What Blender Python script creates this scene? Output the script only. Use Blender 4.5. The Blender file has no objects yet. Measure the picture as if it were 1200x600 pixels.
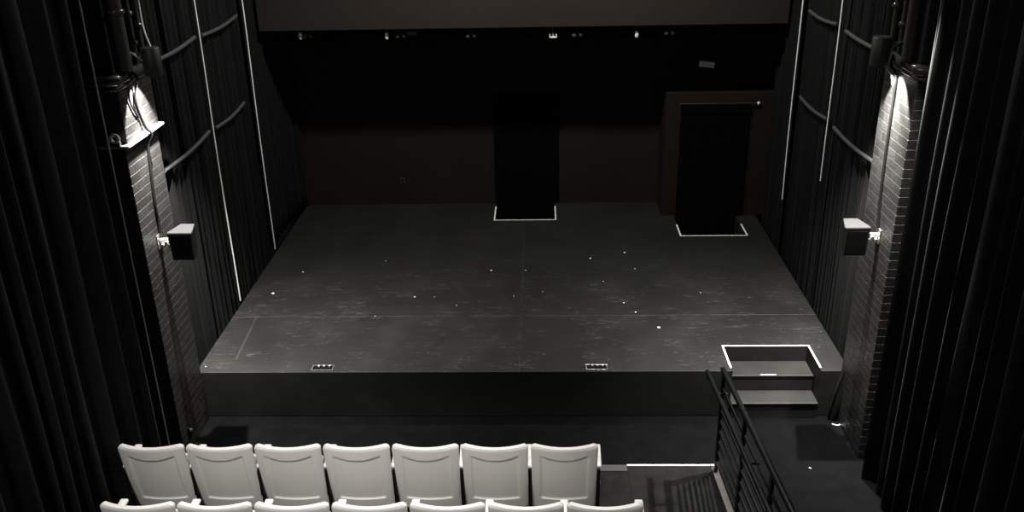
import bpy, bmesh, math, random
from math import sin, cos, pi, radians, tan, sqrt
from mathutils import Vector, Matrix, noise

scene = bpy.context.scene
COL = scene.collection
rng = random.Random(7)

# ------------------------------------------------------------------ materials
def mat(name, col, rough=0.6, metal=0.0, spec=0.5, sheen=0.0, bump=0.0, bscale=40.0, var=0.0, vscale=3.0):
    m = bpy.data.materials.new(name); m.use_nodes = True
    nt = m.node_tree; b = nt.nodes['Principled BSDF']
    b.inputs['Base Color'].default_value = (*col, 1)
    b.inputs['Roughness'].default_value = rough
    b.inputs['Metallic'].default_value = metal
    b.inputs['Specular IOR Level'].default_value = spec
    if sheen:
        b.inputs['Sheen Weight'].default_value = sheen
        b.inputs['Sheen Roughness'].default_value = 0.45
    tc = nt.nodes.new('ShaderNodeTexCoord')
    if var:
        n = nt.nodes.new('ShaderNodeTexNoise'); n.inputs['Scale'].default_value = vscale
        n.inputs['Detail'].default_value = 6
        nt.links.new(tc.outputs['Object'], n.inputs['Vector'])
        r = nt.nodes.new('ShaderNodeValToRGB')
        r.color_ramp.elements[0].position = 0.3; r.color_ramp.elements[1].position = 0.7
        r.color_ramp.elements[0].color = (*[c * (1 - var) for c in col], 1)
        r.color_ramp.elements[1].color = (*[c * (1 + var) for c in col], 1)
        nt.links.new(n.outputs['Fac'], r.inputs['Fac'])
        nt.links.new(r.outputs['Color'], b.inputs['Base Color'])
    if bump:
        n = nt.nodes.new('ShaderNodeTexNoise'); n.inputs['Scale'].default_value = bscale
        n.inputs['Detail'].default_value = 4
        nt.links.new(tc.outputs['Object'], n.inputs['Vector'])
        bn = nt.nodes.new('ShaderNodeBump'); bn.inputs['Strength'].default_value = bump
        bn.inputs['Distance'].default_value = 0.01
        nt.links.new(n.outputs['Fac'], bn.inputs['Height'])
        nt.links.new(bn.outputs['Normal'], b.inputs['Normal'])
    return m

class NB:
    """tiny node-math builder"""
    def __init__(s, nt): s.nt = nt
    def put(s, sock, v):
        if isinstance(v, (int, float)): sock.default_value = v
        else: s.nt.links.new(v, sock)
    def m(s, op, a, b=0.0, c=0.0):
        n = s.nt.nodes.new('ShaderNodeMath'); n.operation = op
        s.put(n.inputs[0], a); s.put(n.inputs[1], b); s.put(n.inputs[2], c)
        return n.outputs[0]
    def noise(s, vec, scale, detail=4.0, rough=0.5, dist=0.0):
        n = s.nt.nodes.new('ShaderNodeTexNoise')
        n.inputs['Scale'].default_value = scale; n.inputs['Detail'].default_value = detail
        n.inputs['Roughness'].default_value = rough; n.inputs['Distortion'].default_value = dist
        s.nt.links.new(vec, n.inputs['Vector']); return n.outputs['Fac']
    def mapping(s, vec, scale=(1, 1, 1), rot=(0, 0, 0), loc=(0, 0, 0)):
        n = s.nt.nodes.new('ShaderNodeMapping'); s.nt.links.new(vec, n.inputs['Vector'])
        n.inputs['Scale'].default_value = scale; n.inputs['Rotation'].default_value = rot
        n.inputs['Location'].default_value = loc; return n.outputs[0]
    def band(s, v, c, w):   # 1 inside |v-c|<w
        return s.m('LESS_THAN', s.m('ABSOLUTE', s.m('SUBTRACT', v, c)), w)
    def rng(s, v, a, b):
        return s.m('MULTIPLY', s.m('GREATER_THAN', v, a), s.m('LESS_THAN', v, b))
    def ss(s, v, a, b):
        n = s.nt.nodes.new('ShaderNodeMapRange'); n.interpolation_type = 'SMOOTHSTEP'
        s.put(n.inputs['Value'], v); n.inputs['From Min'].default_value = a; n.inputs['From Max'].default_value = b
        return n.outputs['Result']

def stage_material():
    m = mat('stage_black_paint', (0.05, 0.05, 0.047), 0.55, spec=0.28)
    nt = m.node_tree; b = nt.nodes['Principled BSDF']; k = NB(nt)
    tc = nt.nodes.new('ShaderNodeTexCoord'); v = tc.outputs['Object']
    sep = nt.nodes.new('ShaderNodeSeparateXYZ'); nt.links.new(v, sep.inputs[0])
    x, y, z = sep.outputs
    big = k.noise(v, 1.1, 5); fine = k.noise(v, 38, 5, 0.7)
    wear = k.ss(k.noise(k.mapping(v, loc=(3, 1, 0)), 1.5, 3), 0.45, 0.68)
    # thin scratches: contour bands of stretched noises
    scr = None
    for rz, sc, loc in ((0.25, (1.0, 9, 1), (2, 0, 0)), (-0.5, (1.2, 11, 1), (9, 4, 0)), (1.2, (1.1, 9, 1), (5, 7, 0))):
        q = k.noise(k.mapping(v, sc, (0, 0, rz), loc), 1.3, 3, 0.5, 0.3)
        l = k.m('LESS_THAN', k.m('ABSOLUTE', k.m('SUBTRACT', q, 0.5)), 0.0045)
        msk = k.ss(k.noise(k.mapping(v, loc=loc), 2.3, 2), 0.5, 0.62)
        l = k.m('MULTIPLY', l, msk)
        scr = l if scr is None else k.m('MAXIMUM', scr, l)
    front = k.m('SUBTRACT', 1.0, k.ss(y, 1.2, 3.6))
    scr = k.m('MULTIPLY', scr, k.m('ADD', k.m('MULTIPLY', front, 0.75), 0.12))
    top = k.m('GREATER_THAN', z, 0.545)
    brk = k.ss(k.noise(v, 6, 3), 0.35, 0.55)
    seam = k.m('MULTIPLY', k.band(y, 1.27, 0.006), k.m('ADD', k.m('MULTIPLY', brk, 0.8), 0.2))
    seam = k.m('MAXIMUM', seam, k.m('MULTIPLY', k.m('MULTIPLY', k.band(x, 0.0, 0.005), k.rng(y, 0, 3.7)), k.m('MULTIPLY', brk, 0.45)))
    seam = k.m('MAXIMUM', seam, k.m('MULTIPLY', k.band(y, 3.71, 0.005), k.m('MULTIPLY', brk, 0.22)))
    tape = k.m('MULTIPLY', k.band(k.m('ADD', x, k.m('MULTIPLY', y, 0.06)), -3.055, 0.012), k.rng(y, 0.15, 1.27))
    seam = k.m('MAXIMUM', seam, k.m('MULTIPLY', tape, k.m('MULTIPLY', brk, 0.4)))
    marks = k.m('MULTIPLY', k.m('MAXIMUM', k.m('MULTIPLY', scr, 0.75), k.m('MULTIPLY', seam, 0.55)), top)
    val = k.m('ADD', 0.008, k.m('MULTIPLY', big, 0.008))
    val = k.m('ADD', val, k.m('MULTIPLY', k.m('SUBTRACT', fine, 0.5), 0.008))
    val = k.m('ADD', val, k.m('MULTIPLY', k.m('MULTIPLY', wear, front), 0.006))
    val = k.m('ADD', val, k.m('MULTIPLY', marks, 0.075))
    comb = nt.nodes.new('ShaderNodeCombineColor')
    nt.links.new(val, comb.inputs[0]); nt.links.new(val, comb.inputs[1])
    nt.links.new(k.m('MULTIPLY', val, 0.93), comb.inputs[2])
    nt.links.new(comb.outputs[0], b.inputs['Base Color'])
    nt.links.new(k.m('ADD', 0.48, k.m('MULTIPLY', big, 0.25)), b.inputs['Roughness'])
    bn = nt.nodes.new('ShaderNodeBump'); bn.inputs['Strength'].default_value = 0.12
    bn.inputs['Distance'].default_value = 0.01
    nt.links.new(fine, bn.inputs['Height']); nt.links.new(bn.outputs['Normal'], b.inputs['Normal'])
    return m

def brick_material():
    m = mat('painted_brick', (0.1, 0.1, 0.095), 0.42, spec=0.35)
    nt = m.node_tree; b = nt.nodes['Principled BSDF']; k = NB(nt)
    tc = nt.nodes.new('ShaderNodeTexCoord'); v = tc.outputs['Object']
    sep = nt.nodes.new('ShaderNodeSeparateXYZ'); nt.links.new(v, sep.inputs[0])
    u = k.m('ADD', sep.outputs[0], sep.outputs[1])
    cx = nt.nodes.new('ShaderNodeCombineXYZ'); nt.links.new(u, cx.inputs[0]); nt.links.new(sep.outputs[2], cx.inputs[1])
    br = nt.nodes.new('ShaderNodeTexBrick'); nt.links.new(cx.outputs[0], br.inputs['Vector'])
    br.inputs['Scale'].default_value = 1.0
    br.inputs['Brick Width'].default_value = 0.235; br.inputs['Row Height'].default_value = 0.085
    br.inputs['Mortar Size'].default_value = 0.006; br.inputs['Mortar Smooth'].default_value = 0.35
    br.inputs['Color1'].default_value = (0.016, 0.0157, 0.0148, 1); br.inputs['Color2'].default_value = (0.026, 0.0255, 0.024, 1)
    br.inputs['Mortar'].default_value = (0.034, 0.0335, 0.032, 1)
    g = k.noise(v, 9, 6, 0.65)
    mx = nt.nodes.new('ShaderNodeMix'); mx.data_type = 'RGBA'; mx.blend_type = 'MULTIPLY'
    mx.inputs['Factor'].default_value = 0.75
    rp = nt.nodes.new('ShaderNodeValToRGB'); nt.links.new(g, rp.inputs['Fac'])
    rp.color_ramp.elements[0].position = 0.3; rp.color_ramp.elements[0].color = (0.45, 0.45, 0.45, 1)
    rp.color_ramp.elements[1].position = 0.62; rp.color_ramp.elements[1].color = (1, 1, 1, 1)
    nt.links.new(br.outputs['Color'], mx.inputs[6]); nt.links.new(rp.outputs['Color'], mx.inputs[7])
    nt.links.new(mx.outputs[2], b.inputs['Base Color'])
    h = k.m('ADD', k.m('MULTIPLY', br.outputs['Fac'], -1.0), k.m('MULTIPLY', k.noise(v, 45, 5), 0.55))
    bn = nt.nodes.new('ShaderNodeBump'); bn.inputs['Strength'].default_value = 0.75
    bn.inputs['Distance'].default_value = 0.009
    nt.links.new(h, bn.inputs['Height']); nt.links.new(bn.outputs['Normal'], b.inputs['Normal'])
    return m

M_STAGE = stage_material()
M_BRICK = brick_material()
M_VELVET = mat('black_velvet', (0.0052, 0.0052, 0.0054), 0.7, spec=0.12, sheen=0.025, bump=0.1, bscale=300)
M_SERGE = mat('black_serge', (0.0036, 0.0036, 0.0037), 0.75, spec=0.14, sheen=0.03, bump=0.15, bscale=250)
M_DRAPE = mat('black_door_cloth', (0.0022, 0.0022, 0.0026), 0.95, spec=0.03, bump=0.2, bscale=60)
M_WALL = mat('black_wall_paint', (0.02, 0.02, 0.02), 0.8, spec=0.2)
M_BACK = mat('brown_black_wall', (0.0135, 0.0095, 0.007), 0.8, spec=0.12, var=0.12, vscale=1.2)
M_BEAM = mat('brown_beam_paint', (0.022, 0.0175, 0.0148), 0.75, spec=0.15, var=0.1, vscale=1.0)
M_FLOOR = mat('dark_carpet', (0.0042, 0.0042, 0.0046), 0.95, spec=0.03, bump=0.5, bscale=180, var=0.22, vscale=5)
M_PLAT = mat('platform_carpet', (0.016, 0.016, 0.0163), 0.95, spec=0.1, bump=0.5, bscale=180, var=0.25, vscale=8)
M_TREAD = mat('tread_paint', (0.028, 0.0275, 0.026), 0.55, spec=0.3, var=0.15, vscale=7)
M_EDGE = mat('grey_nosing', (0.05, 0.05, 0.047), 0.5)
M_KERB = mat('grey_kerb', (0.055, 0.052, 0.048), 0.5, var=0.2, vscale=9)
M_TAPE = mat('white_tape', (0.80, 0.79, 0.76), 0.6, bump=0.1)
M_CORD = mat('white_cord', (0.85, 0.85, 0.83), 0.6)
M_CHAIR = mat('white_plastic', (0.77, 0.757, 0.73), 0.38, spec=0.4, bump=0.03, bscale=220)
M_ARM = mat('white_arm_plastic', (0.86, 0.85, 0.83), 0.35, spec=0.45)
M_STEEL = mat('black_steel', (0.004, 0.004, 0.0043), 0.45, spec=0.22)
M_DARKM = mat('dark_metal', (0.03, 0.03, 0.03), 0.4, metal=0.3)
M_BATTEN = mat('grey_batten', (0.05, 0.05, 0.05), 0.5, spec=.3)
M_CHROME = mat('worn_chrome', (0.55, 0.55, 0.53), 0.28, metal=0.9)
M_SCONCE = mat('sconce_black', (0.012, 0.012, 0.012), 0.5)
M_SPK = mat('speaker_black', (0.016, 0.015, 0.015), 0.55)
M_SPKTOP = mat('speaker_cap_grey', (0.02, 0.02, 0.02), 0.6, spec=0.15)
M_CABLE = mat('black_cable', (0.004, 0.004, 0.004), 0.5, spec=0.12)
M_PALE = mat('pale_plastic', (0.72, 0.72, 0.70), 0.5)
M_GLOSSP = mat('glossy_black_pipe', (0.035, 0.034, 0.031), 0.2, bump=0.3, bscale=30)
M_LEDGE = mat('chalky_ledge', (0.24, 0.235, 0.225), 0.55, var=0.4, vscale=14, bump=0.3, bscale=40)
M_GLASS = mat('lamp_lens', (0.9, 0.9, 0.85), 0.3)
M_HEM = mat('hem_lamplight_grey', (0.11, 0.11, 0.108), 0.7)  # grey stands in for lamp light caught on the black curtain edges
M_PAD = mat('charcoal_seat_pad', (0.03, 0.03, 0.03), 0.8)

# ------------------------------------------------------------------ mesh helpers
def bm_box(bm, x0, x1, y0, y1, z0, z1, bev=0.0, seg=2):
    x0, x1 = min(x0, x1), max(x0, x1); y0, y1 = min(y0, y1), max(y0, y1); z0, z1 = min(z0, z1), max(z0, z1)
    t = bmesh.new(); r = bmesh.ops.create_cube(t, size=1)
    for v in t.verts:
        v.co = Vector(((x0 + x1) / 2 + v.co.x * (x1 - x0), (y0 + y1) / 2 + v.co.y * (y1 - y0), (z0 + z1) / 2 + v.co.z * (z1 - z0)))
    if bev: bmesh.ops.bevel(t, geom=t.edges[:], offset=bev, segments=seg, affect='EDGES', profile=0.5)
    me = bpy.data.meshes.new('t'); t.to_mesh(me); t.free(); bm.from_mesh(me); bpy.data.meshes.remove(me)

def bm_tube(bm, pts, r, n=12, caps=True):
    """tube along a polyline; r a number or a list"""
    pts = [Vector(p) for p in pts]; N = len(pts)
    rs = r if isinstance(r, (list, tuple)) else [r] * N
    rings = []; up = None
    for i, p in enumerate(pts):
        d = (pts[min(i + 1, N - 1)] - pts[max(i - 1, 0)])
        d = d.normalized() if d.length else Vector((0, 0, 1))
        if up is None:
            up = Vector((0, 0, 1)) if abs(d.z) < 0.9 else Vector((1, 0, 0))
        a = (up - d * up.dot(d)).normalized(); b = d.cross(a); up = a
        rings.append([bm.verts.new(p + (a * cos(2 * pi * k / n) + b * sin(2 * pi * k / n)) * rs[i]) for k in range(n)])
    for i in range(N - 1):
        for k in range(n):
            bm.faces.new((rings[i][k], rings[i][(k + 1) % n], rings[i + 1][(k + 1) % n], rings[i + 1][k]))
    if caps:
        bm.faces.new(rings[0][::-1]); bm.faces.new(rings[-1])

def bm_lathe(bm, prof, c, axis='Z', n=24):
    """prof: list of (r, h) from bottom to top around c"""
    rings = []
    for r, h in prof:
        ring = []
        for k in range(n):
            a = 2 * pi * k / n
            q = {'Z': (r * cos(a), r * sin(a), h), 'Y': (r * cos(a), h, r * sin(a)), 'X': (h, r * cos(a), r * sin(a))}[axis]
            ring.append(bm.verts.new(Vector(c) + Vector(q)))
        rings.append(ring)
    for i in range(len(rings) - 1):
        for k in range(n):
            bm.faces.new((rings[i][k], rings[i][(k + 1) % n], rings[i + 1][(k + 1) % n], rings[i + 1][k]))
    bm.faces.new(rings[0][::-1]); bm.faces.new(rings[-1])

def obj(name, bm, m, parent=None, smooth=False, weld=True):
    if weld: bmesh.ops.remove_doubles(bm, verts=bm.verts[:], dist=1e-5)
    bmesh.ops.recalc_face_normals(bm, faces=bm.faces[:])
    me = bpy.data.meshes.new(name); bm.to_mesh(me); bm.free()
    me.materials.append(m)
    if smooth:
        for p in me.polygons: p.use_smooth = True
        try: me.set_sharp_from_angle(angle=radians(40))
        except Exception: pass
    o = bpy.data.objects.new(name, me); COL.objects.link(o)
    if parent: 
        o.parent = parent
        if parent.type == 'EMPTY' or True:
            o.matrix_parent_inverse = Matrix.Translation(-parent.location) if o.location == Vector((0, 0, 0)) and parent.location != Vector((0, 0, 0)) and parent.get('world_parts') else Matrix()
    return o

def tag(o, label, cat, group=None):
    o['label'] = label; o['category'] = cat
    if group: o['group'] = group
    return o

def thing(name, label, cat, loc=(0, 0, 0), group=None, world_parts=True):
    o = bpy.data.objects.new(name, None); o.location = loc; o.empty_display_size = 0.1
    COL.objects.link(o); tag(o, label, cat, group)
    if world_parts: o['world_parts'] = 1
    return o

def struct(name, bm, m, **k):
    o = obj(name, bm, m, **k); o['kind'] = 'structure'; return o

def box_obj(name, dims, m, parent=None, bev=0.0, smooth=False):
    bm = bmesh.new(); bm_box(bm, *dims, bev=bev); return obj(name, bm, m, parent, smooth)

def tube_obj(name, pts, r, m, parent=None, n=12):
    bm = bmesh.new(); bm_tube(bm, pts, r, n); return obj(name, bm, m, parent, True)

def spline(pts, sub=8):
    out = []; P = [Vector(p) for p in pts]
    for i in range(len(P) - 1):
        p0 = P[max(i - 1, 0)]; p1 = P[i]; p2 = P[i + 1]; p3 = P[min(i + 2, len(P) - 1)]
        for s in range(sub):
            t = s / sub
            out.append(0.5 * ((2 * p1) + (p2 - p0) * t + (2 * p0 - 5 * p1 + 4 * p2 - p3) * t * t + (3 * p1 - p0 - 3 * p2 + p3) * t ** 3))
    out.append(P[-1]); return out

# ------------------------------------------------------------------ setting
S = 0.55                 # stage top
XW, YB, YF, ZC = 3.7, 5.1, -10.0, 7.0
def sbox(name, dims, m, bev=0.0):
    bm = bmesh.new(); bm_box(bm, *dims, bev=bev); return struct(name, bm, m)

sbox('floor', (-XW - .2, XW + .2, YF - .2, YB + .2, -0.2, 0.0), M_FLOOR)
sbox('wall_left', (-XW - .2, -XW, YF - .2, YB + .2, 0, ZC), M_WALL)
sbox('wall_right', (XW, XW + .2, YF - .2, YB + .2, 0, ZC), M_WALL)
sbox('wall_back', (-XW, XW, YB, YB + .2, 0, ZC), M_BACK)
sbox('wall_front', (-XW, XW, YF - .2, YF, 0, ZC), M_WALL)
sbox('ceiling', (-XW - .2, XW + .2, YF - .2, YB + .2, ZC, ZC + .2), M_WALL)
# dropped beam across the stage and the low ceiling behind it
bm = bmesh.new(); bm_box(bm, -3.46, 3.46, 3.87, 3.925, 3.44, ZC, bev=0.005)
struct('ceiling_beam', bm, M_BEAM)
sbox('ceiling_low', (-3.46, 3.46, 3.926, YB, 3.64, 3.8), M_WALL)
# boxed-out wall at the back right with its top shelf
bm = bmesh.new(); bm_box(bm, 2.03, XW, 4.5, YB, S, 2.39, bev=0.004)
struct('wall_alcove', bm, M_BACK)

# ------------------------------------------------------------------ stage with cut-outs
def build_stage():
    XS = [-3.42, -.44, .45, 2.22, 3.125, 3.385, 3.42]
    YS = [0, .12, .515, 3.705, 4.37, 4.5, 5.095]
    def out(i, j):
        if i < 0 or j < 0 or i >= len(XS) - 1 or j >= len(YS) - 1: return True
        x, y = (XS[i] + XS[i + 1]) / 2, (YS[j] + YS[j + 1]) / 2
        if 2.22 < x < 3.125 and (y < .515 or 3.705 < y < 4.5): return True
        if -.44 < x < .45 and y > 4.37: return True
        return False
    bm = bmesh.new(); V = {}
    def v(x, y, z):
        k = (round(x, 4), round(y, 4), z)
        if k not in V: V[k] = bm.verts.new((x, y, z))
        return V[k]
    z0, z1 = 0.002, S
    for i in range(len(XS) - 1):
        for j in range(len(YS) - 1):
            if out(i, j): continue
            a, b, c, d = XS[i], XS[i + 1], YS[j], YS[j + 1]
            if i == len(XS) - 2 and j == 0:       # clipped corner
                bm.faces.new((v(a, c, z1), v(b, d, z1), v(a, d, z1)))
                bm.faces.new((v(a, d, z0), v(b, d, z0), v(a, c, z0)))
                bm.faces.new((v(a, c, z0), v(b, d, z0), v(b, d, z1), v(a, c, z1)))
                continue
            bm.faces.new((v(a, c, z1), v(b, c, z1), v(b, d, z1), v(a, d, z1)))
            bm.faces.new((v(a, d, z0), v(b, d, z0), v(b, c, z0), v(a, c, z0)))
            if out(i, j - 1): bm.faces.new((v(a, c, z0), v(b, c, z0), v(b, c, z1), v(a, c, z1)))
            if out(i, j + 1): bm.faces.new((v(b, d, z0), v(a, d, z0), v(a, d, z1), v(b, d, z1)))
            if out(i - 1, j): bm.faces.new((v(a, d, z0), v(a, c, z0), v(a, c, z1), v(a, d, z1)))
            if out(i + 1, j) : bm.faces.new((v(b, c, z0), v(b, d, z0), v(b, d, z1), v(b, c, z1)))
    bmesh.ops.dissolve_limit(bm, angle_limit=0.01, verts=bm.verts[:], edges=bm.edges[:])
    t = thing('stage', 'low black painted stage with scuffed top and stairwells cut into it', 'stage', (0, 0, 0))
    o = obj('deck', bm, M_STAGE, t)
    bv = o.modifiers.new('edge', 'BEVEL'); bv.width = 0.007; bv.segments = 2; bv.limit_method = 'ANGLE'; bv.angle_limit = radians(50)
    bv.use_clamp_overlap = True
    # entrance steps inside the front cut
    for (y0, y1, zt) in ((.205, .513, .37), (-.045, .513, .185)):
        st = obj('step', (lambda b: (bm_box(b, 2.223, 3.122, y0, y1, .002, zt - .022), b)[1])(bmesh.new()), M_STAGE, t)
        st['label'] = 'black step riser'
        box_obj('tread', (2.223, 3.122, y0 - .006, y1, zt - .022, zt), M_TREAD, st, bev=0.003)['label'] = 'grey worn tread'
        box_obj('nosing', (2.23, 3.115, y0 - .008, y0 + .012, zt - .006, zt + .002), M_EDGE, st, bev=0.001)
build_stage()

# white tape around the stair openings
def tape_u(name, label, xl, xr, yfar, ynear, w, closed_far):
    bm = bmesh.new(); z0, z1 = S + .0005, S + .004
    bm_box(bm, xl - w, xl, yfar, ynear, z0, z1)
    bm_box(bm, xr, xr + w, yfar, ynear, z0, z1)
    yc = yfar if closed_far else ynear
    bm_box(bm, xl - w, xr + w, min(yc, yc), max(yc + w, yc), z0, z1) if closed_far else bm_box(bm, xl - w, xr + w, yc - w, yc, z0, z1)
    tag(obj(name, bm, M_TAPE), label, 'tape')
tape_u('edge_tape', 'white tape outlining three sides of the stair cut at the stage front', 2.22, 3.125, .517, .06, .021, True)
tape_u('edge_tape', 'white tape edging the floor opening below the middle black door drape', -.44, .45, 4.94, 4.37, .02, False)
tape_u('edge_tape', 'white tape edging the floor opening below the drape in the boxed out corner', 2.22, 3.125, 4.12, 3.705, .024, False)
tag(box_obj('tape_strip', (2.565, 2.73, .208, .222, .3725, .3755), M_TAPE), 'short white tape strip on the upper step of the stage stairs', 'tape')

# tape specks on the stage
for i, (x, y, w) in enumerate(((-3.105, 1.905, .032), (1.569, .958, .03))):
    bm = bmesh.new(); bm_box(bm, x - w / 2, x + w / 2, y - w / 2, y + w / 2, S + .0005, S + .006, bev=.002)
    tag(obj('tape_scrap', bm, M_TAPE), ('bright white tape scrap on the stage floor beside the long curtains on the left',
        'bright white tape scrap on the stage floor, behind the front stairs and left of them')[i], 'tape scrap')
for (x, y) in ((-2.882, 2.542), (-1.844, 2.883), (-1.316, 1.786), (-1.074, 1.783), (-.781, 1.546), (-.408, 2.557), (-.099, 1.794), (.037, 2.55),
               (.899, 2.922), (1.022, 2.196), (1.37, 3.115), (1.456, 2.581), (2.188, 1.86), (.257, 1.91), (1.228, 1.591), (1.346, 1.343), (-1.72, 1.27), (-3.35, .12)):
    w = rng.choice((.012, .014, .016, .02, .026))
    bm = bmesh.new(); bm_box(bm, x - w / 2, x + w / 2, y - w / 2, y + w / 2, S + .0005, S + .004, bev=.001)
    o = obj('tape_speck', bm, M_TAPE)
    tag(o, 'tiny pale tape speck stuck on the black stage floor', 'tape speck', 'tape specks on the stage floor')

# recessed connection boxes at the stage front edge
def floor_pocket(x0, x1, label, left):
    t = thing('floor_socket', label, 'floor socket', ((x0 + x1) / 2, .085, S))
    bm = bmesh.new(); z0, z1 = S + .0005, S + .006
    bm_box(bm, x0, x1, .13, .145, z0, z1, .001); bm_box(bm, x0, x1, .03, .045, z0, z1, .001)
    bm_box(bm, x0, x0 + .014, .045, .13, z0, z1, .001); bm_box(bm, x1 - .014, x1, .045, .13, z0, z1, .001)
    obj('frame', bm, M_CHROME, t)
    box_obj('recess_shade', (x0 + .014, x1 - .014, .045, .13, S + .0005, S + .003), M_CABLE, t)  # flat near-black sheet drawn for the shade inside the recess
    for k in range(3):
        cx = x0 + .07 + k * (x1 - x0 - .12) / 2
        bm = bmesh.new(); bm_lathe(bm, [(.011, 0), (.011, .012), (.007, .014)], (cx, .115, S + .003), n=12)
        obj('plug_socket', bm, M_PALE, t, True)
floor_pocket(-2.2, -1.965, 'small metal framed socket plate at stage front edge, farther from the stairs', True)
floor_pocket(.70, .93, 'small metal framed socket plate at stage front edge, nearer the stairs', False)

# ------------------------------------------------------------------ curtains
def curtain_bm(X0, inw, y0, y1, z0, z1, lam, amp, seed, nz=14, start_crest=False, drift=.03, endpull=0.0, gather=None, step=.011):
    r = random.Random(seed); bm = bmesh.new()
    ph = [0.0]; yy = y0; n = max(8, int((y1 - y0) / step)); dy = (y1 - y0) / n
    l = lam * r.uniform(.7, 1.35); acc = 0; a_c = [r.uniform(.55, 1.0)]; ks = []
    p = pi * 0 if start_crest else r.uniform(0, 2 * pi); lam_now = l
    phs = []; amps = []; A0 = r.uniform(.6, 1); A1 = r.uniform(.5, 1)
    for i in range(n + 1):
        phs.append(p); f = (p / (2 * pi)) % 1.0; amps.append(A0 * (1 - f) + A1 * f)
        q = p + 2 * pi * dy / lam_now
        if int(q / (2 * pi)) != int(p / (2 * pi)):
            lam_now = lam * r.uniform(.6, 1.5); A0 = A1; A1 = r.uniform(.5, 1.0)
        p = q
    rows = []
    for j in range(nz + 1):
        t = j / nz; z = z0 + (z1 - z0) * t; row = []
        for i in range(n + 1):
            y = y0 + dy * i
            w = sin(phs[i] * 1.0 + drift * 20 * noise.noise(Vector((y * .8, z * .35, seed))) )
            w2 = sin(phs[i] * 2.3 + seed + z * .15)
            h = (0.5 + 0.5 * cos(phs[i] + 1.1 * noise.noise(Vector((y * 1.1, z * .3, seed * 3.1))))) ** 1.25
            h = h * amps[i] * (1.05 - .25 * t) + .10 * w2 * amps[i]
            x = X0 + inw * amp * h
            yo = y + drift * noise.noise(Vector((y * 1.5, z * .5, seed + 9))) * (1 if 0 < i < n else .3)
            if endpull: x += inw * endpull * max(0, (y - (y1 - .5)) / .5) ** 2
            if gather:
                gy, gz, ga = gather
                k = math.exp(-((z - gz) / .9) ** 2)
                yo += (gy - yo) * ga * k * math.exp(-((yo - gy) / .7) ** 2)
            row.append(bm.verts.new((x, yo, z)))
        rows.append(row)
    for j in range(nz):
        for i in range(n):
            bm.faces.new((rows[j][i], rows[j][i + 1], rows[j + 1][i + 1], rows[j + 1][i]))
    return bm

def curtain(name, label, m, *a, thick=.008, **k):
    t = thing(name, label, 'curtain', (a[0], a[2], a[4]))
    o = obj('cloth', curtain_bm(*a, **k), m, t, smooth=True, weld=False)
    s = o.modifiers.new('thickness', 'SOLIDIFY'); s.thickness = thick; s.offset = 0
    return t

# long foreground legs
tl = curtain('side_curtain', 'heavy black pleated curtain hanging before the brick pillar with the ledge', M_VELVET,
             -3.33, 1, -5.4, -1.30, .02, ZC - .02, .27, .14, 11, nz=20)
tube_obj('hem', [(-3.215, -1.285, .03 + k * .3) for k in range(24)], .006, M_HEM, tl)['label'] = 'thin curtain edge hem with lamp light painted in grey'
tr = curtain('side_curtain', 'heavy black pleated curtain hanging before the brick pillar beside the railing', M_VELVET,
             3.42, -1, -5.4, -.98, .02, ZC - .02, .25, .15, 23, nz=20)
tube_obj('hem', [(3.32, -.975, .03 + k * .3) for k in range(24)], .006, M_HEM, tr)['label'] = 'thin curtain edge hem with lamp light painted in grey'

# pleated panels along the stage sides, each with two cross battens
def panel(side, y0, y1, label, seed, bat, endpull=0.0, gather=None, z0=.02):
    X0 = side * 3.57
    t = curtain('stage_curtain', label, M_SERGE, X0, -side, y0, y1, z0, ZC - .02, .115, .085, seed, nz=24, drift=.035, endpull=endpull, gather=gather, thick=.005)
    if bat:
        for zb, (b0, b1) in zip((3.745, 2.70), bat):
            pts = []
            for k in range(13):
                f = k / 12; y = b0 + (b1 - b0) * f
                pts.append((side * (3.475 - .012 * sin(pi * f)), y, zb - .022 * sin(pi * f) + (0.02 if side < 0 else -.02) * f))
            tube_obj('batten', pts, .021, M_BATTEN, t)['label'] = 'grey cross batten'
panel(-1, .02, 1.66, 'black pleated stage curtain beside the ledged pillar, with two grey battens', 31, ((.25, 1.60), (.25, 1.60)), gather=None)
panel(-1, 1.74, 3.28, 'black pleated stage curtain between the two full length white cords', 32, ((1.80, 3.08), (1.80, 2.92)))
panel(-1, 3.35, 5.08, 'black stage curtain reaching the back wall farthest from the boxed corner', 33, None, endpull=.16, z0=S + .008)
panel(1, .02, 1.66, 'black pleated stage curtain beside the unledged pillar, with two grey battens', 34, ((.25, 1.62), (.25, 1.62)))
panel(1, 1.74, 3.28, 'black pleated stage curtain between the two shorter white cords', 35, ((1.92, 3.02), (1.88, 3.02)))
panel(1, 3.35, 4.48, 'black stage curtain reaching the boxed out corner wall', 36, None)

def cord(x, y, z0, label):
    r = random.Random(int(y * 100)); pts = []
    k = 0; z = z0
    while z < ZC - .02:
        pts.append((x + .004 * sin(z * 2.1), y + .006 * sin(z * 1.3 + y), z)); z += .15
    pts.append((x, y, ZC - .01))
    tag(tube_obj('hanging_cord', pts,   .0078, M_CORD, n=8), label, 'cord')
cord(-3.458, 1.70, S + .004, 'thin white vertical cord along side curtains, nearer the ledged brick pillar')
cord(-3.458, 3.315, S + .004, 'thin white vertical cord along side curtains, second beyond the ledged brick pillar')
cord(3.458, 1.80, 2.0, 'thin white vertical cord along side curtains, nearer the unledged brick pillar')
cord(3.458, 3.30, 1.23, 'thin white vertical cord along side curtains, nearer the boxed out corner')

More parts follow.
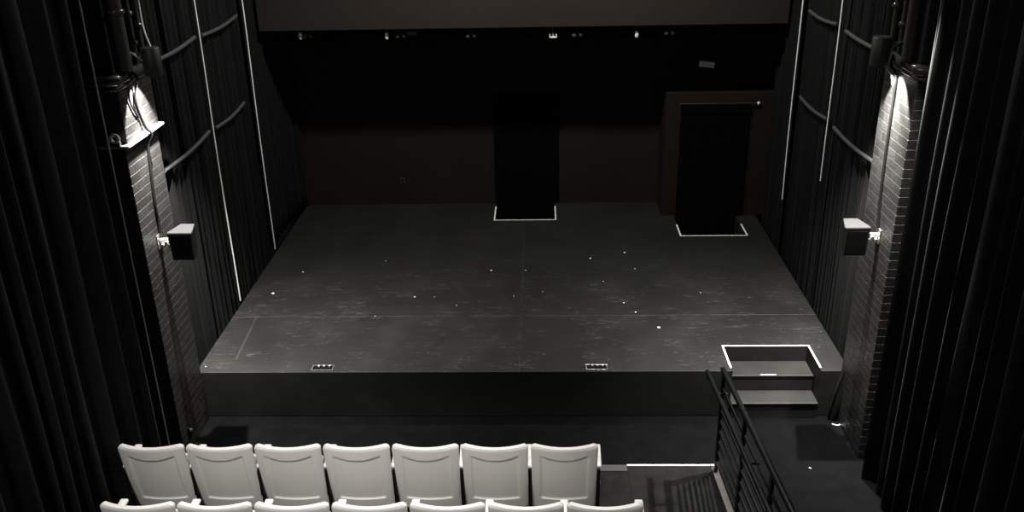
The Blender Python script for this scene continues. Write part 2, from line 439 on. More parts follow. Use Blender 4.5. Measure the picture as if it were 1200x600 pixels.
# bunched cloth end at the stage corner by the right pillar
bm = bmesh.new(); N, K = 14, 40
rows = []
for j in range(N + 1):
    t = j / N; z = .004 + .60 * (1 - t) ** 1.0
    rad = .022 + .032 * max(0.0, sin(pi * min(1, t * 1.0))) ** .8 + .016 * t
    cx = 3.345 - .07 * t; cy = -.07 + .0 * t
    row = []
    for k in range(K):
        a = 2 * pi * k / K
        rr = rad * (1 + .22 * sin(5 * a + 3 * t) + .12 * sin(9 * a + 2 + 5 * t))
        row.append(bm.verts.new((cx + rr * cos(a) * .95, cy + rr * .62 * sin(a), z)))
    rows.append(row)
for j in range(N):
    for k in range(K):
        bm.faces.new((rows[j][k], rows[j][(k + 1) % K], rows[j + 1][(k + 1) % K], rows[j + 1][k]))
bm.faces.new(rows[0][::-1]); bm.faces.new(rows[-1])
tag(obj('bunched_cloth', bm, M_SERGE, smooth=True), 'bunched black cloth end hanging at the stage corner beside the stairs', 'cloth')
bm = bmesh.new(); bm_tube(bm, spline([(3.255, -.16, .006), (3.285, -.185, .008), (3.32, -.18, .006), (3.335, -.16, .006)]), .006, 8)
tag(obj('white_tie', bm, M_CORD, smooth=True), 'scrap of white tie lying below the bunched black cloth', 'tie')
tag(box_obj('litter_scrap', (2.815, 2.835, -.915, -.9, .0005, .006), M_TAPE, bev=.001), 'tiny white scrap on the dark floor beside the railing', 'scrap')

# ------------------------------------------------------------------ black drapes over the rear door openings
def drape(name, label, x0, x1, Y, z0, z1, seed, rod):
    t = thing(name, label, 'drape', ((x0 + x1) / 2, Y, z0))
    bm = bmesh.new(); nx, nz = 46, 60; rows = []
    for j in range(nz + 1):
        z = z0 + (z1 - z0) * j / nz; row = []
        for i in range(nx + 1):
            f = i / nx; x = x0 + (x1 - x0) * f
            y = Y - .012 * noise.noise(Vector((x * 5, z * 1.3, seed))) - .02 * abs(noise.noise(Vector((x * 2.2 + z, z * 2.2, seed + 4))))
            y -= .008 * sin(f * pi * 9 + sin(z * 2)) * (1 - j / nz)
            x += .006 * noise.noise(Vector((z * 3, i, seed)))
            row.append(bm.verts.new((x, y, z)))
        rows.append(row)
    for j in range(nz):
        for i in range(nx):
            bm.faces.new((rows[j][i], rows[j][i + 1], rows[j + 1][i + 1], rows[j + 1][i]))
    o = obj('cloth', bm, M_DRAPE, t, True, weld=False)
    s = o.modifiers.new('thickness', 'SOLIDIFY'); s.thickness = .006; s.offset = 0
    bm = bmesh.new(); bm_box(bm, x0 - .005, x1 + .005, Y - .03, Y - .012, z1 - .13, z1, bev=.004)
    obj('top_hem', bm, M_DRAPE, t)
    if rod:
        tube_obj('rod', [(x0 - .02, Y - .02, z1 + .012), (x1 + .03, Y - .02, z1 + .012), (x1 + .10, Y - .02, z1 + .012)], .010, M_DARKM, t)
        bm = bmesh.new(); bmesh.ops.create_uvsphere(bm, u_segments=16, v_segments=10, radius=.024, matrix=Matrix.Translation((x1 + .105, Y - .02, z1 + .012)))
        obj('rod_finial', bm, M_PALE, t, True)['label'] = 'pale rod finial'
drape('door_drape', 'flat black cloth covering the doorway in the middle of the back wall', -.46, .52, 5.085, .04, 2.27, 2, False)
drape('door_drape', 'black cloth on a rod covering the doorway in the boxed out corner wall', 2.235, 3.21, 4.475, .04, 2.235, 5, True)

# back wall bits
t = thing('wall_socket', 'small black socket low on the back wall', 'socket', (-1.894, 5.1, .9))
box_obj('plate', (-1.935, -1.855, 5.088, 5.099, .86, .985), M_DARKM, t, bev=.004)
for zz in (.895, .95):
    bm = bmesh.new(); bm_lathe(bm, [(.016, -.004), (.016, 0)], (-1.895, 5.088, zz), 'Y', 14); obj('outlet', bm, M_CABLE, t)
t = thing('wall_fitting', 'small pale grey tilted plate high on the wall above the boxed out corner', 'fitting', (2.66, 5.1, 2.6))
o = box_obj('plate', (-.112, .112, -.02, .02, -.042, .042), M_PALE, None, bev=.006); o.parent = t
o.location = (0, -.055, .08); o.rotation_euler = (.1, radians(7), 0)
tube_obj('bracket', [(2.66, 5.098, 2.60), (2.66, 5.05, 2.61), (2.66, 5.04, 2.65)], .012, M_DARKM, t)
bm = bmesh.new(); bm_lathe(bm, [(.012, -.05), (.02, -.04), (.026, 0)], (2.51, 5.098, 2.635), 'Y', 14); obj('knob', bm, M_DARKM, t, True)

# hanging bar and the fittings that peek out under the beam
t = thing('lighting_bar', 'dark pipe hung behind the beam carrying small fittings', 'pipe', (0, 3.975, 3.64))
tube_obj('pipe', [(-3.2, 3.975, 3.50), (0, 3.975, 3.50), (3.2, 3.975, 3.50)], .021, M_DARKM, t)
for x in (-2.4, 0.1, 2.6): tube_obj('hanger', [(x, 3.975, 3.50), (x, 3.975, 3.638)], .008, M_DARKM, t, 8)
FIT = tuple((a, b + .008, c) for a, b, c in ((-2.944, 3.30, 'spot'), (-2.85, 3.315, 'pair'), (-1.79, 3.285, 'spot'), (-1.605, 3.30, 'pair'), (-1.45, 3.335, 'bar'), (-.67, 3.29, 'pair'),
       (.419, 3.275, 'cup'), (.735, 3.28, 'pair'), (1.52, 3.26, 'spot'), (1.948, 3.29, 'pair')))
ORD = ('first', 'second', 'third', 'fourth', 'fifth', 'sixth', 'seventh', 'eighth', 'ninth', 'tenth')
NICE = {'spot': 'pale round lamp tip', 'pair': 'dull twin knob fitting', 'bar': 'short flat metal fitting', 'cup': 'pale open cup fitting'}
for i, (x, zb, kind) in enumerate(FIT):
    t = thing('bar_fitting', NICE[kind] + ' hanging under the beam, ' + ORD[i] + ' counted from the left', 'light fitting', (x, 3.975, 3.50), 'small fittings under the beam')
    bm = bmesh.new(); bm_tube(bm, [(x - .001, 3.975 + .026 * cos(a), 3.50 + .026 * sin(a)) for a in [pi * k / 6 - pi / 2 for k in range(13)]], .006, 8)
    obj('clamp', bm, M_DARKM, t, True)
    tube_obj('stem', [(x, 3.975, 3.475), (x, 3.975, zb + .05)], .006, M_DARKM, t, 8)
    if kind == 'spot':
        bm = bmesh.new(); bm_lathe(bm, [(.008, 0), (.02, .008), (.026, .03), (.026, .07), (.012, .09)], (x, 3.975, zb), n=16); obj('lamp_body', bm, M_CORD, t, True)
    elif kind == 'pair':
        box_obj('yoke', (x - .055, x + .055, 3.965, 3.985, zb + .045, zb + .055), M_DARKM, t)
        for s in (-.04, .045):
            bm = bmesh.new(); bm_lathe(bm, [(.012, -.03), (.028, -.02), (.028, .03), (.015, .04)], (x + s, 3.975, zb + .028), 'Y', 16); obj('knob', bm, M_BATTEN if s < 0 else M_DARKM, t, True)
    elif kind == 'bar':
        box_obj('lamp_body', (x - .06, x + .06, 3.955, 3.995, zb, zb + .05), M_BATTEN, t, bev=.006)
    else:
        bm = bmesh.new(); bm_box(bm, x - .05, x + .05, 3.945, 4.005, zb, zb + .02, .004); bm_box(bm, x - .05, x - .036, 3.945, 4.005, zb, zb + .055, .003); bm_box(bm, x + .036, x + .05, 3.945, 4.005, zb, zb + .055, .003)
        bm_box(bm, x - .012, x + .012, 3.965, 3.985, zb + .02, zb + .06, .003)
        obj('lamp_body', bm, M_PALE, t)

# ------------------------------------------------------------------ brick pillars
PX, PY0, PY1 = 3.33, -.745, -.03
def pillar(s, label, ledge):
    t = thing('brick_pillar', label, 'pillar', (s * 3.51, (PY0 + PY1) / 2, 0))
    bm = bmesh.new()
    if ledge:
        bm_box(bm, s * 3.345, s * 3.695, PY0, PY1, .002, 3.235, .008)
        bm_box(bm, s * PX, s * 3.695, PY0 + .03, PY1 + .02, 3.235, ZC - .002, .008)
    else:
        bm_box(bm, s * PX, s * 3.695, PY0, PY1 + .028, .002, ZC - .002, .008)
    obj('shaft', bm, M_BRICK, t)
    # capital: two stacked round mouldings
    for (zc, r, pr) in ((3.815, .05, .02), (3.74, .022, .012)):
        bm = bmesh.new(); x = s * (PX - pr + .02)
        pts = [(s * 3.69, PY0 - pr, zc), (x + s * .04, PY0 - pr, zc), (x, PY0 - pr + .03, zc), (x, PY1 + pr, zc), (x + s * .04, PY1 + pr + .05, zc), (s * 3.69, PY1 + pr + .05, zc)]
        bm_tube(bm, pts, r, 14); obj('moulding', bm, M_GLOSSP, t, True)
    if ledge:
        box_obj('ledge', (s * (PX - .032), s * 3.69, PY0 - .03, PY1 + .075, 3.228, 3.258), M_LEDGE, t, bev=.010)['label'] = 'chalky narrow ledge'
    return t
pillar(-1, 'dark painted brick pillar with a pale ledge and a bright lamp scallop', True)
pillar(1, 'dark painted brick pillar without a ledge, lit by a lamp scallop', False)

# vertical pipes above the capitals
def pipes(s, ys, label_of):
    for i, (y, r, fl) in enumerate(ys):
        t = thing('conduit_pipe', label_of[i], 'pipe', (s * 3.28, y, 3.9), 'pipes above the pillar capitals')
        x = s * (PX - r - .004)
        tube_obj('pipe', [(x, y, 3.87), (x, y, 5.4), (x, y, ZC - .01)], r, M_GLOSSP, t, 14)
        for zf in fl:
            bm = bmesh.new(); bm_lathe(bm, [(r + .012, -.02), (r + .018, -.012), (r + .018, .012), (r + .012, .02)], (x, y, zf), n=18)
            obj('coupling', bm, M_GLOSSP, t, True)
pipes(-1, ((-.60, .055, (4.36, 4.9)), (-.30, .022, (4.3, 4.05)), (-.17, .028, (4.18,))),
      ('thick glossy black pipe with collars above the ledged pillar capital', 'thin black pipe with two couplings above the ledged pillar capital', 'thin black pipe beside the lamp cylinder above the ledged pillar'))
pipes(1, ((-.60, .05, (4.6,)), (-.34, .022, (4.12, 4.35)), (-.16, .026, (4.25,))),
      ('thick glossy black pipe above the unledged pillar capital', 'thin black pipe with two couplings above the unledged pillar capital', 'thin black pipe beside the lamp cylinder above the unledged pillar'))
# bead chain by the left lamp
bm = bmesh.new(); k = 0
pts = spline([(-3.13, -.36, 4.03), (-3.19, -.28, 4.12), (-3.235, -.2, 4.22), (-3.25, -.16, 4.40), (-3.25, -.15, 4.8)], 14)
for p in pts:
    bmesh.ops.create_icosphere(bm, subdivisions=1, radius=.008, matrix=Matrix.Translation(p))
bm_tube(bm, pts, .003, 6)
tag(obj('bead_chain', bm, M_PALE, smooth=True, weld=False), 'bright bead chain rising from the lamp on the ledged pillar', 'chain')  # pale colour stands in for reflections on the metal beads

# ------------------------------------------------------------------ wall lamps (downlight cylinders), speakers, cables
LX, LY, LZ = 3.125, -.40, 3.885
def sconce(s, label):
    t = thing('wall_lamp', label, 'wall lamp', (s * LX, LY, 3.78))
    bm = bmesh.new(); n = 32
    prof = [(.068, .10), (.068, .0), (.078, .0), (.080, .01), (.080, .235), (.074, .245), (.03, .248)]
    rings = [[bm.verts.new((s * LX + r * cos(2 * pi * k / n), LY + r * sin(2 * pi * k / n), 3.785 + h)) for k in range(n)] for r, h in prof]
    for i in range(len(rings) - 1):
        for k in range(n): bm.faces.new((rings[i][k], rings[i][(k + 1) % n], rings[i + 1][(k + 1) % n], rings[i + 1][k]))
    bm.faces.new(rings[-1]); bm.faces.new(rings[0])
    obj('lamp_shade', bm, M_SCONCE, t, True)
    tube_obj('arm', [(s * (LX + .07), LY, 3.97), (s * (PX - .01), LY, 3.97)], .018, M_DARKM, t)
    bm = bmesh.new(); bm_lathe(bm, [(.045, -.012), (.045, .012)], (s * (PX - .012), LY, 3.97), 'X', 18); obj('wall_plate', bm, M_DARKM, t)
    tube_obj('yoke', spline([(s * (LX + .05), LY - .07, 3.93), (s * (LX + .12), LY - .08, 3.99), (s * (PX - .02), LY - .06, 3.99)]), .012, M_CHROME if s < 0 else M_DARKM, t)
sconce(-1, 'black cylinder wall lamp shining down the ledged brick pillar')
sconce(1, 'black cylinder wall lamp shining down the unledged brick pillar')

def speaker(s, label):
    cx, cy, zb, zt = s * 3.095, -.43, 2.08, 2.36
    t = thing('wall_speaker', label, 'speaker', (cx, cy, zb))
    # tapered cabinet: wide front (facing the seats), narrower and angled back
    bm = bmesh.new()
    def ring(z, k):
        w, d = .112 * k, .115 * k
        pts = [(-w, -d), (w, -d), (w, -d + .03), (w * .58, d), (-w * .58, d), (-w, -d + .03)]
        return [bm.verts.new((cx + p[0], cy + p[1], z)) for p in pts]
    zs = [(zb, .86), (zb + .012, .9), (zt - .03, .99)]
    R = [ring(*q) for q in zs]
    for a, b in zip(R, R[1:]):
        for k in range(6): bm.faces.new((a[k], a[(k + 1) % 6], b[(k + 1) % 6], b[k]))
    bm.faces.new(R[0][::-1]); bm.faces.new(R[-1])
    obj('cabinet', bm, M_SPK, t)
    bm = bmesh.new()
    R = [ring(zt - .03, 1.0), ring(zt - .008, 1.02), ring(zt, .985)]
    for a, b in zip(R, R[1:]):
        for k in range(6): bm.faces.new((a[k], a[(k + 1) % 6], b[(k + 1) % 6], b[k]))
    bm.faces.new(R[0][::-1]); bm.faces.new(R[-1])
    obj('top_cap', bm, M_SPKTOP, t)
    bm = bmesh.new(); bm_box(bm, cx - .092, cx + .092, cy - .117, cy - .110, zb + .02, zt - .04, .003); obj('grille', bm, M_CABLE, t)
    # ball-and-socket wall bracket
    zc = 2.235
    br = bmesh.new(); bm_box(br, s * (PX - .012 + (0.015 if s < 0 else 0)), s * (PX + .012), -.48, -.38, zc - .07, zc + .07, .004)
    b = obj('bracket_plate', br, M_CHROME, t)
    bm = bmesh.new(); bm_tube(bm, [(cx + s * .06, cy + .03, zc), (cx + s * .12, cy + .02, zc + .01), (cx + s * .17, cy + .01, zc + .01), (s * (PX - .005), cy, zc)], [.018, .026, .016, .03], 14)
    obj('bracket_arm', bm, M_CHROME, t, True)
    for k in range(3):
        bm = bmesh.new(); bm_lathe(bm, [(.016, -.02), (.02, 0), (.016, .02)], (cx + s * (.13 + .035 * k), cy - .035, zc - .03 + .025 * (k % 2)), 'Y', 10); obj('bracket_bolt', bm, M_CHROME, t, True)
speaker(-1, 'small black wall speaker bracketed to the ledged brick pillar')
speaker(1, 'small black wall speaker bracketed to the unledged brick pillar')

def cable(name, pts, r, m, label, cat='cable'):
    tag(tube_obj(name, spline(pts, 8), r, m, n=10), label, cat)
cable('wall_cable', [(-3.30, -.47, 4.0), (-3.295, -.48, 3.86), (-3.255, -.46, 3.78), (-3.30, -.42, 3.68), (-3.31, -.45, 3.55), (-3.31, -.40, 3.40), (-3.30, -.36, 3.30),
                     (-3.282, -.33, 3.262), (-3.282, -.32, 3.21), (-3.325, -.33, 3.12), (-3.33, -.36, 2.9), (-3.33, -.40, 2.6), (-3.33, -.40, 2.42), (-3.32, -.42, 2.31)],
      .013, M_CABLE, 'black cable running over the pale ledge down to the speaker')
cable('wall_cable', [(-3.30, -.56, 3.72), (-3.315, -.55, 3.6), (-3.315, -.50, 3.5), (-3.315, -.43, 3.42)], .008, M_CABLE, 'short thin black cable above the pale ledge on the pillar')
cable('wall_cable', [(3.27, -.30, 3.86), (3.262, -.31, 3.77), (3.31, -.33, 3.68), (3.318, -.33, 3.5), (3.318, -.335, 3.1), (3.318, -.35, 2.8), (3.318, -.38, 2.5), (3.315, -.42, 2.31)],
      .014, M_CABLE, 'black cable running straight down the unledged pillar to the speaker')
cable('cable_gleam', [(3.245, -.26, 3.80), (3.25, -.275, 3.73), (3.285, -.30, 3.68), (3.302, -.312, 3.60)], .013, M_CHROME, 'bright gleam on the cable under the unledged pillar lamp, made in chrome', 'pipe')  # chrome piece added for lamp light caught by the black cable
# small clamp on the front face of the left pillar, small socket near its base
t = thing('pipe_clamp', 'small pale metal clamp at the end of the ledge by the curtain', 'clamp', (-3.40, -.79, 3.31))
bm = bmesh.new(); bm_tube(bm, [(-3.40 + .035 * cos(a), -.785, 3.325 + .035 * sin(a)) for a in [2 * pi * k / 16 for k in range(17)]], .016, 8, False); obj('ring', bm, M_PALE, t, True)
bm = bmesh.new(); bm_box(bm, -3.45, -3.36, -.80, -.755, 3.263, 3.295, .006); obj('foot', bm, M_DARKM, t)
t = thing('pillar_socket', 'small black socket with a glint low on the ledged pillar', 'socket', (-3.34, -.56, .2))
box_obj('plate', (-3.344, -3.325, -.60, -.53, .14, .26), M_CABLE, t, bev=.004)
bm = bmesh.new(); bm_lathe(bm, [(.022, 0), (.022, .018), (.014, .022)], (-3.326, -.565, .215), 'X', 14); obj('socket_ring', bm, M_CHROME, t, True)

# ------------------------------------------------------------------ seating platforms and aisle
RISE, RUN = .108, .835
PZ = [.42 + RISE * k for k in range(4)]
PYF = [-1.43 - RUN * k for k in range(4)] 
PYF[1] = -2.47; PYF[2] = -3.31; PYF[3] = -4.14
XL, XA, XR = -3.18, 1.0, 1.748
for k, lab in enumerate(('dark carpeted platform tier with grey nosing under the chair row nearer the stage', 'dark carpeted platform tier under the chair row along the bottom edge')):
    y1 = PYF[k]; y0 = PYF[1] - .001 if k == 0 else -5.4
    t = thing('platform_tier', lab, 'platform', (-1.1, y1, 0))
    box_obj('base', (XL, XA - .002, y0 + .002, y1, .002, PZ[k]), M_PLAT, t)
    box_obj('nosing', (XL, XA - .002, y1 - .085, y1 + .004, PZ[k] - .02, PZ[k] + .006), M_EDGE, t, bev=.002)['label'] = 'grey front nosing strip'
t = thing('aisle_steps', 'dark carpeted aisle step beside the chairs, edged in white tape', 'steps', (1.4, -3, 0))
for k in range(4):
    y1 = PYF[k] + .01; y0 = PYF[k + 1] + .01 - .001 if k < 3 else -5.4
    o = box_obj('step', (XA, XR, y0, y1, .002, PZ[k]), M_PLAT, t)
    box_obj('nosing_tape', (XA + .0, XR, y1 - .018, y1 + .003, PZ[k] + .0005, PZ[k] + .005), M_TAPE, o, bev=.001)['label'] = 'white nosing tape'
# kerb / stringer along the aisle
t = thing('platform_kerb', 'light grey kerb along the aisle at the foot of the railing', 'kerb', (1.79, -3, 0))
bm = bmesh.new()
ys = (-1.43, -5.4); zz = [(.45, .45 + .13 * (5.4 - 1.43))]
def slope_box(bm, x0, x1, y0, z0, y1, z1, h):
    vs = [bm.verts.new(p) for p in ((x0, y0, z0), (x1, y0, z0), (x1, y0, z0 - h), (x0, y0, z0 - h), (x0, y1, z1), (x1, y1, z1), (x1, y1, z1 - h), (x0, y1, z1 - h))]
    for f in ((0, 1, 2, 3), (7, 6, 5, 4), (0, 4, 5, 1), (1, 5, 6, 2), (2, 6, 7, 3), (3, 7, 4, 0)): bm.faces.new([vs[i] for i in f])
slope_box(bm, 1.75, 1.804, -1.43, .422, -5.4, .422 + .129 * 3.97, .26)
o = obj('stringer', bm, M_KERB, t)
bm = bmesh.new(); slope_box(bm, 1.752, 1.80, -1.432, .161, -5.4, .161, .159); obj('base_board', bm, M_WALL, t)
box_obj('corner_cap', (1.748, 1.806, -1.45, -1.42, .416, .436), M_CHROME, t, bev=.004)

# ------------------------------------------------------------------ railing
def railing():
    t = thing('guard_railing', 'black steel guard railing with horizontal bars rising beside the aisle', 'railing', (1.777, -1.55, .42))
    X = 1.777; G = .129; y0, y1 = -1.50, -5.3
    zt = lambda y: 1.452 + G * (y0 - y)
    for y in (-1.53, -2.36, -3.19, -4.02, -4.85):
        bm = bmesh.new(); bm_box(bm, X - .012, X + .012, y - .026, y + .026, .43 + .129 * (-1.5 - y), zt(y) - .01, .003)
        obj('post', bm, M_STEEL, t)
    bm = bmesh.new(); bm_tube(bm, [(X, y0 + .015, zt(y0)), (X, (y0 + y1) / 2, zt((y0 + y1) / 2)), (X, y1, zt(y1))], .023, 14); obj('top_rail', bm, M_STEEL, t, True)
    for k in range(8):
        h = .165 + k * .106
        bm = bmesh.new(); zb = lambda y: zt(y) - h
        slope_box(bm, X - .007, X + .007, y0 - .01, zb(y0) + .013, y1, zb(y1) + .013, .026)
        obj('bar', bm, M_STEEL, t)
    Xh = X - .125; dz = -.03
    bm = bmesh.new(); bm_tube(bm, spline([(Xh, y0 - .03, zt(y0) + dz - .03), (Xh, y0 - .05, zt(y0) + dz + .0), (Xh, y0 - .12, zt(y0 - .12) + dz), (Xh, -3.4, zt(-3.4) + dz), (Xh, y1, zt(y1) + dz)], 5), .019, 14)
    hr = obj('handrail', bm, M_STEEL, t, True)
    for y in (-1.75, -2.9, -4.1):
        bm = bmesh.new(); bm_tube(bm, spline([(Xh, y, zt(y) + dz - .018), (Xh + .02, y, zt(y) + dz - .07), (X - .01, y, zt(y) + dz - .08)], 5), .008, 8)
        obj('bracket', bm, M_STEEL, hr, True)
railing()

# ------------------------------------------------------------------ chairs
def sstep(a, b, x):
    t = max(0, min(1, (x - a) / (b - a))); return t * t * (3 - 2 * t)

BH, BZ0 = .70, .185          # back height and its lower edge above the platform
def back_center(v):          # v 0 bottom .. 1 top : (y, z) of the shell's rear surface on its centre line (top at y=0)
    y = .145 * (1 - v) - .02 * sin(pi * v)
    return y, BZ0 + BH * v
def half_w(v): return (.254 + .007 * v - .003 * sin(pi * v))
def back_bm():
    bm = bmesh.new(); nu, nv = 56, 56; T = .030
    def pt(u, v, side):
        # rounded outline: shrink the width near the top corners
        w = half_w(v)
        rc = .032
        ztop = BH * (1 - v)
        if ztop < rc: w -= rc - sqrt(max(0, rc * rc - (rc - ztop) ** 2))
        zb = BH * v
        if zb < .03: w -= .03 - sqrt(max(0, .03 ** 2 - (.03 - zb) ** 2))
        x = u * w
        y, z = back_center(v)
        z -= .009 * (1 - u * u) * sstep(.6, 1, v)             # dished top edge
        wrap = .042 * u * u
        e = max(sstep(.93, 1.0, abs(u)), sstep(.978, 1.0, v), sstep(.03, 0, v) if v < .03 else 0)
        if side == 0:
            pan_top = .88 - .055 * (1 - (u / .74) ** 2)
            ins = (1 - sstep(.70, .78, abs(u) + .04 * v)) * sstep(.200, .216, v) * (1 - sstep(pan_top - .012, pan_top + .012, v))
            yy = y + wrap + .014 * ins + e * .006
        else:
            roll = sstep(.90, 1.0, v)
            yy = y + wrap + T + .016 * roll - e * .006
        return Vector((x, yy, z))
    G = [[[bm.verts.new(pt(-1 + 2 * i / nu, j / nv, s)) for i in range(nu + 1)] for j in range(nv + 1)] for s in (0, 1)]
    for s in (0, 1):
        for j in range(nv):
            for i in range(nu):
                f = (G[s][j][i], G[s][j][i + 1], G[s][j + 1][i + 1], G[s][j + 1][i])
                bm.faces.new(f if s == 0 else f[::-1])
    for j in range(nv):
        bm.faces.new((G[0][j][0], G[0][j + 1][0], G[1][j + 1][0], G[1][j][0])); bm.faces.new((G[0][j + 1][nu], G[0][j][nu], G[1][j][nu], G[1][j + 1][nu]))
    for i in range(nu):
        bm.faces.new((G[0][0][i + 1], G[0][0][i], G[1][0][i], G[1][0][i + 1])); bm.faces.new((G[0][nv][i], G[0][nv][i + 1], G[1][nv][i + 1], G[1][nv][i]))
    return bm

def seat_bm(T, rz):
    # tipped-up seat shell in front of the back
    bm = bmesh.new(); nu, nv = 24, 24
    hy, hz = .235, .335; ang = radians(76)
    G = []
    for s in (0, 1):
        L = []
        for j in range(nv + 1):
            v = j / nv; row = []
            for i in range(nu + 1):
                u = -1 + 2 * i / nu
                w = .222 - .02 * v; rc = .06; d = .30 * (1 - v)
                if d < rc: w -= rc - sqrt(max(0, rc * rc - (rc - d) ** 2))
                a = .30 * v; b = (-T if s else 0) + .02 * u * u - .03 * sin(pi * v)
                a0 = a * cos(ang) - b * sin(ang); z0 = a * sin(ang) + b * cos(ang)
                row.append(bm.verts.new((u * w, hy + a0 + rz, hz + z0)))
            L.append(row)
        G.append(L)
    for s in (0, 1):
        for j in range(nv):
            for i in range(nu):
                f = (G[s][j][i], G[s][j][i + 1], G[s][j + 1][i + 1], G[s][j + 1][i]); bm.faces.new(f if s else f[::-1])
    for j in range(nv):
        bm.faces.new((G[0][j][0], G[0][j + 1][0], G[1][j + 1][0], G[1][j][0])); bm.faces.new((G[0][j + 1][nu], G[0][j][nu], G[1][j][nu], G[1][j + 1][nu]))
    for i in range(nu):
        bm.faces.new((G[0][0][i + 1], G[0][0][i], G[1][0][i], G[1][0][i + 1])); bm.faces.new((G[0][nv][i], G[0][nv][i + 1], G[1][nv][i + 1], G[1][nv][i]))
    return bm

CP = .54
def arm_parts(parent, x):
    # arm pad: rounded, running forward between two chairs
    bm = bmesh.new(); bm_box(bm, x - .025, x + .025, .12, .40, .615, .645, .011, 3)
    for v in bm.verts:
        v.co.z += .012 * sstep(.15, .40, v.co.y)
        if v.co.y > .3: v.co.x = x + (v.co.x - x) * (1 + .25 * sstep(.3, .4, v.co.y))
    a = obj('armrest', bm, M_ARM, parent, True)
    bm = bmesh.new(); bm_box(bm, x - .014, x + .014, .10, .34, .36, .625, .008); bm_box(bm, x - .016, x + .016, .13, .22, .03, .37, .006); bm_box(bm, x - .03, x + .03, .06, .34, .0, .03, .006)
    obj('support', bm, M_STEEL, a)['label'] = 'dark steel support'
    bm = bmesh.new(); bm_lathe(bm, [(.03, -.022), (.034, -.01), (.034, .01), (.03, .022)], (x, .22, .42), 'X', 18)
    obj('hinge_cap', bm, M_ARM, a, True)

def make_chair():
    t = thing('auditorium_chair', '', 'chair', (0, 0, 0), 'white chairs in two staggered rows', world_parts=False)
    obj('backrest', back_bm(), M_CHAIR, t, True)
    st = obj('seat', seat_bm(.035, 0), M_CHAIR, t, True)
    bm = bmesh.new()
    bm_box(bm, -.20, .20, .19, .235, .36, .40, .008); bm_box(bm, -.262, -.20, .19, .235, .37, .40, .006); bm_box(bm, .20, .262, .19, .235, .37, .40, .006)
    obj('seat_bar', bm, M_STEEL, t)
    arm_parts(t, -CP / 2)
    return t
proto = make_chair()
def copy_tree(o, parent=None):
    c = o.copy(); COL.objects.link(c)
    if parent: c.parent = parent
    for ch in list(o.children): copy_tree(ch, c)
    return c
rows = ((-3.092 + .262, -2.425, PZ[0], 'in the row nearer the stage'), (-2.838 + .262, -3.26, PZ[1], 'in the row along the bottom edge'))
first = True
for ri, (x0, y, z, where) in enumerate(rows):
    for i in range(7):
        if first: c = proto; first = False
        else: c = copy_tree(proto)
        c.location = (x0 + CP * i, y, z)
        ends = ('leftmost', 'second from left', 'third from left', 'middle', 'third from right', 'second from right', 'rightmost')[i]
        c['label'] = f'white plastic chair, {ends} {where}'
        c['group'] = ('white chairs in the row nearer the stage', 'white chairs in the row behind')[ri]
        rightmost = c
    arm_parts(rightmost, CP / 2)

# ------------------------------------------------------------------ lights
def spot(name, loc, tgt, watts, angle, blend=.3, size=.05, col=(1, .95, .88)):
    l = bpy.data.lights.new(name, 'SPOT'); l.energy = watts; l.spot_size = radians(angle); l.spot_blend = blend
    l.shadow_soft_size = size; l.color = col
    o = bpy.data.objects.new(name, l); COL.objects.link(o); o.location = loc
    o.rotation_euler = (Vector(tgt) - Vector(loc)).to_track_quat('-Z', 'Y').to_euler(); return o
def area(name, loc, tgt, watts, size, col=(1, .95, .88), spread=180):
    l = bpy.data.lights.new(name, 'AREA'); l.shape = 'DISK'; l.size = size; l.energy = watts; l.color = col; l.spread = radians(spread)
    o = bpy.data.objects.new(name, l); COL.objects.link(o); o.location = loc
    o.rotation_euler = (Vector(tgt) - Vector(loc)).to_track_quat('-Z', 'Y').to_euler(); return o
WHITE = (1, .97, .92)
area('stage_lamp', (-1.3, 1.7, 6.5), (-1.3, 1.2, 0), 158, .3, WHITE)
area('stage_lamp', (1.3, 1.7, 6.5), (1.3, 1.2, 0), 158, .3, WHITE)
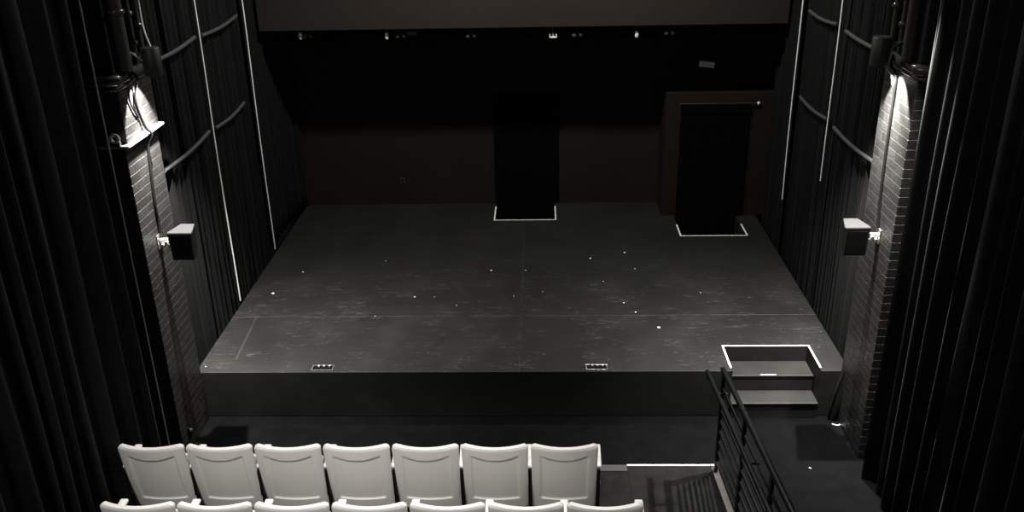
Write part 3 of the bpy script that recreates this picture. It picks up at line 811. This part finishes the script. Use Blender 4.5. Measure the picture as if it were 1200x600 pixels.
for x in (-2.5, -1.2, .05):
    spot('house_lamp', (x, -6.3, 6.5), (x, -3.0, 1.0), 510, 36, .8, .2, WHITE)
    spot('house_lamp', (x, -2.4, 6.7), (x, -3.05, 1.0), 345, 33, .8, .2, WHITE)
area('house_fill', (-2.6, -6.6, 6.6), (1.5, -1.5, 1.5), 62, .6, WHITE)  # added unseen fill, lifts the right curtain and dim upper wall
spot('aisle_lamp', (3.14, -1.0, 4.60), (2.6, -1.75, .0), 1300, 62, .8, .04, WHITE)
for s in (-1, 1):
    spot('sconce_lamp', (s * LX, LY, 3.795), (s * (LX + .2), LY, 3.385), 500, 73, .3, .012, (1, .97, .93))
    spot('sconce_lamp', (s * LX, LY, 3.787), (s * (LX - .30), LY + .62, 0), 1450, 86, 1.0, .02, (1, .97, .93))

w = bpy.data.worlds.new('World'); scene.world = w; w.use_nodes = True
w.node_tree.nodes['Background'].inputs[0].default_value = (0.5, 0.5, 0.5, 1)
w.node_tree.nodes['Background'].inputs[1].default_value = 0.0

# ------------------------------------------------------------------ camera
F = 1066.0
cam = bpy.data.cameras.new('camera'); co = bpy.data.objects.new('camera', cam); COL.objects.link(co)
cam.sensor_fit = 'HORIZONTAL'; cam.sensor_width = 36; cam.lens = F / 1200 * 36; cam.clip_start = .05; cam.clip_end = 100
yaw, roll, pit = radians(2.0), radians(-1.2), radians(23.52)
f = Vector((-sin(yaw) * cos(pit), cos(yaw) * cos(pit), -sin(pit)))
r = Vector((cos(yaw), sin(yaw), 0)); u = r.cross(f)
r2 = cos(roll) * r + sin(roll) * u; u2 = -sin(roll) * r + cos(roll) * u
mw = Matrix((r2, u2, -f)).transposed().to_4x4(); mw.translation = (0.24, -8.226, 5.45)
co.matrix_world = mw
scene.camera = co

scene.view_settings.view_transform = 'Standard'
try: scene.view_settings.look = 'None'
except Exception: pass
scene.view_settings.gamma = 1.0
scene.view_settings.use_curve_mapping = False
scene.view_settings.exposure = 0.0
for o in bpy.data.objects:
    if 'world_parts' in o: del o['world_parts']
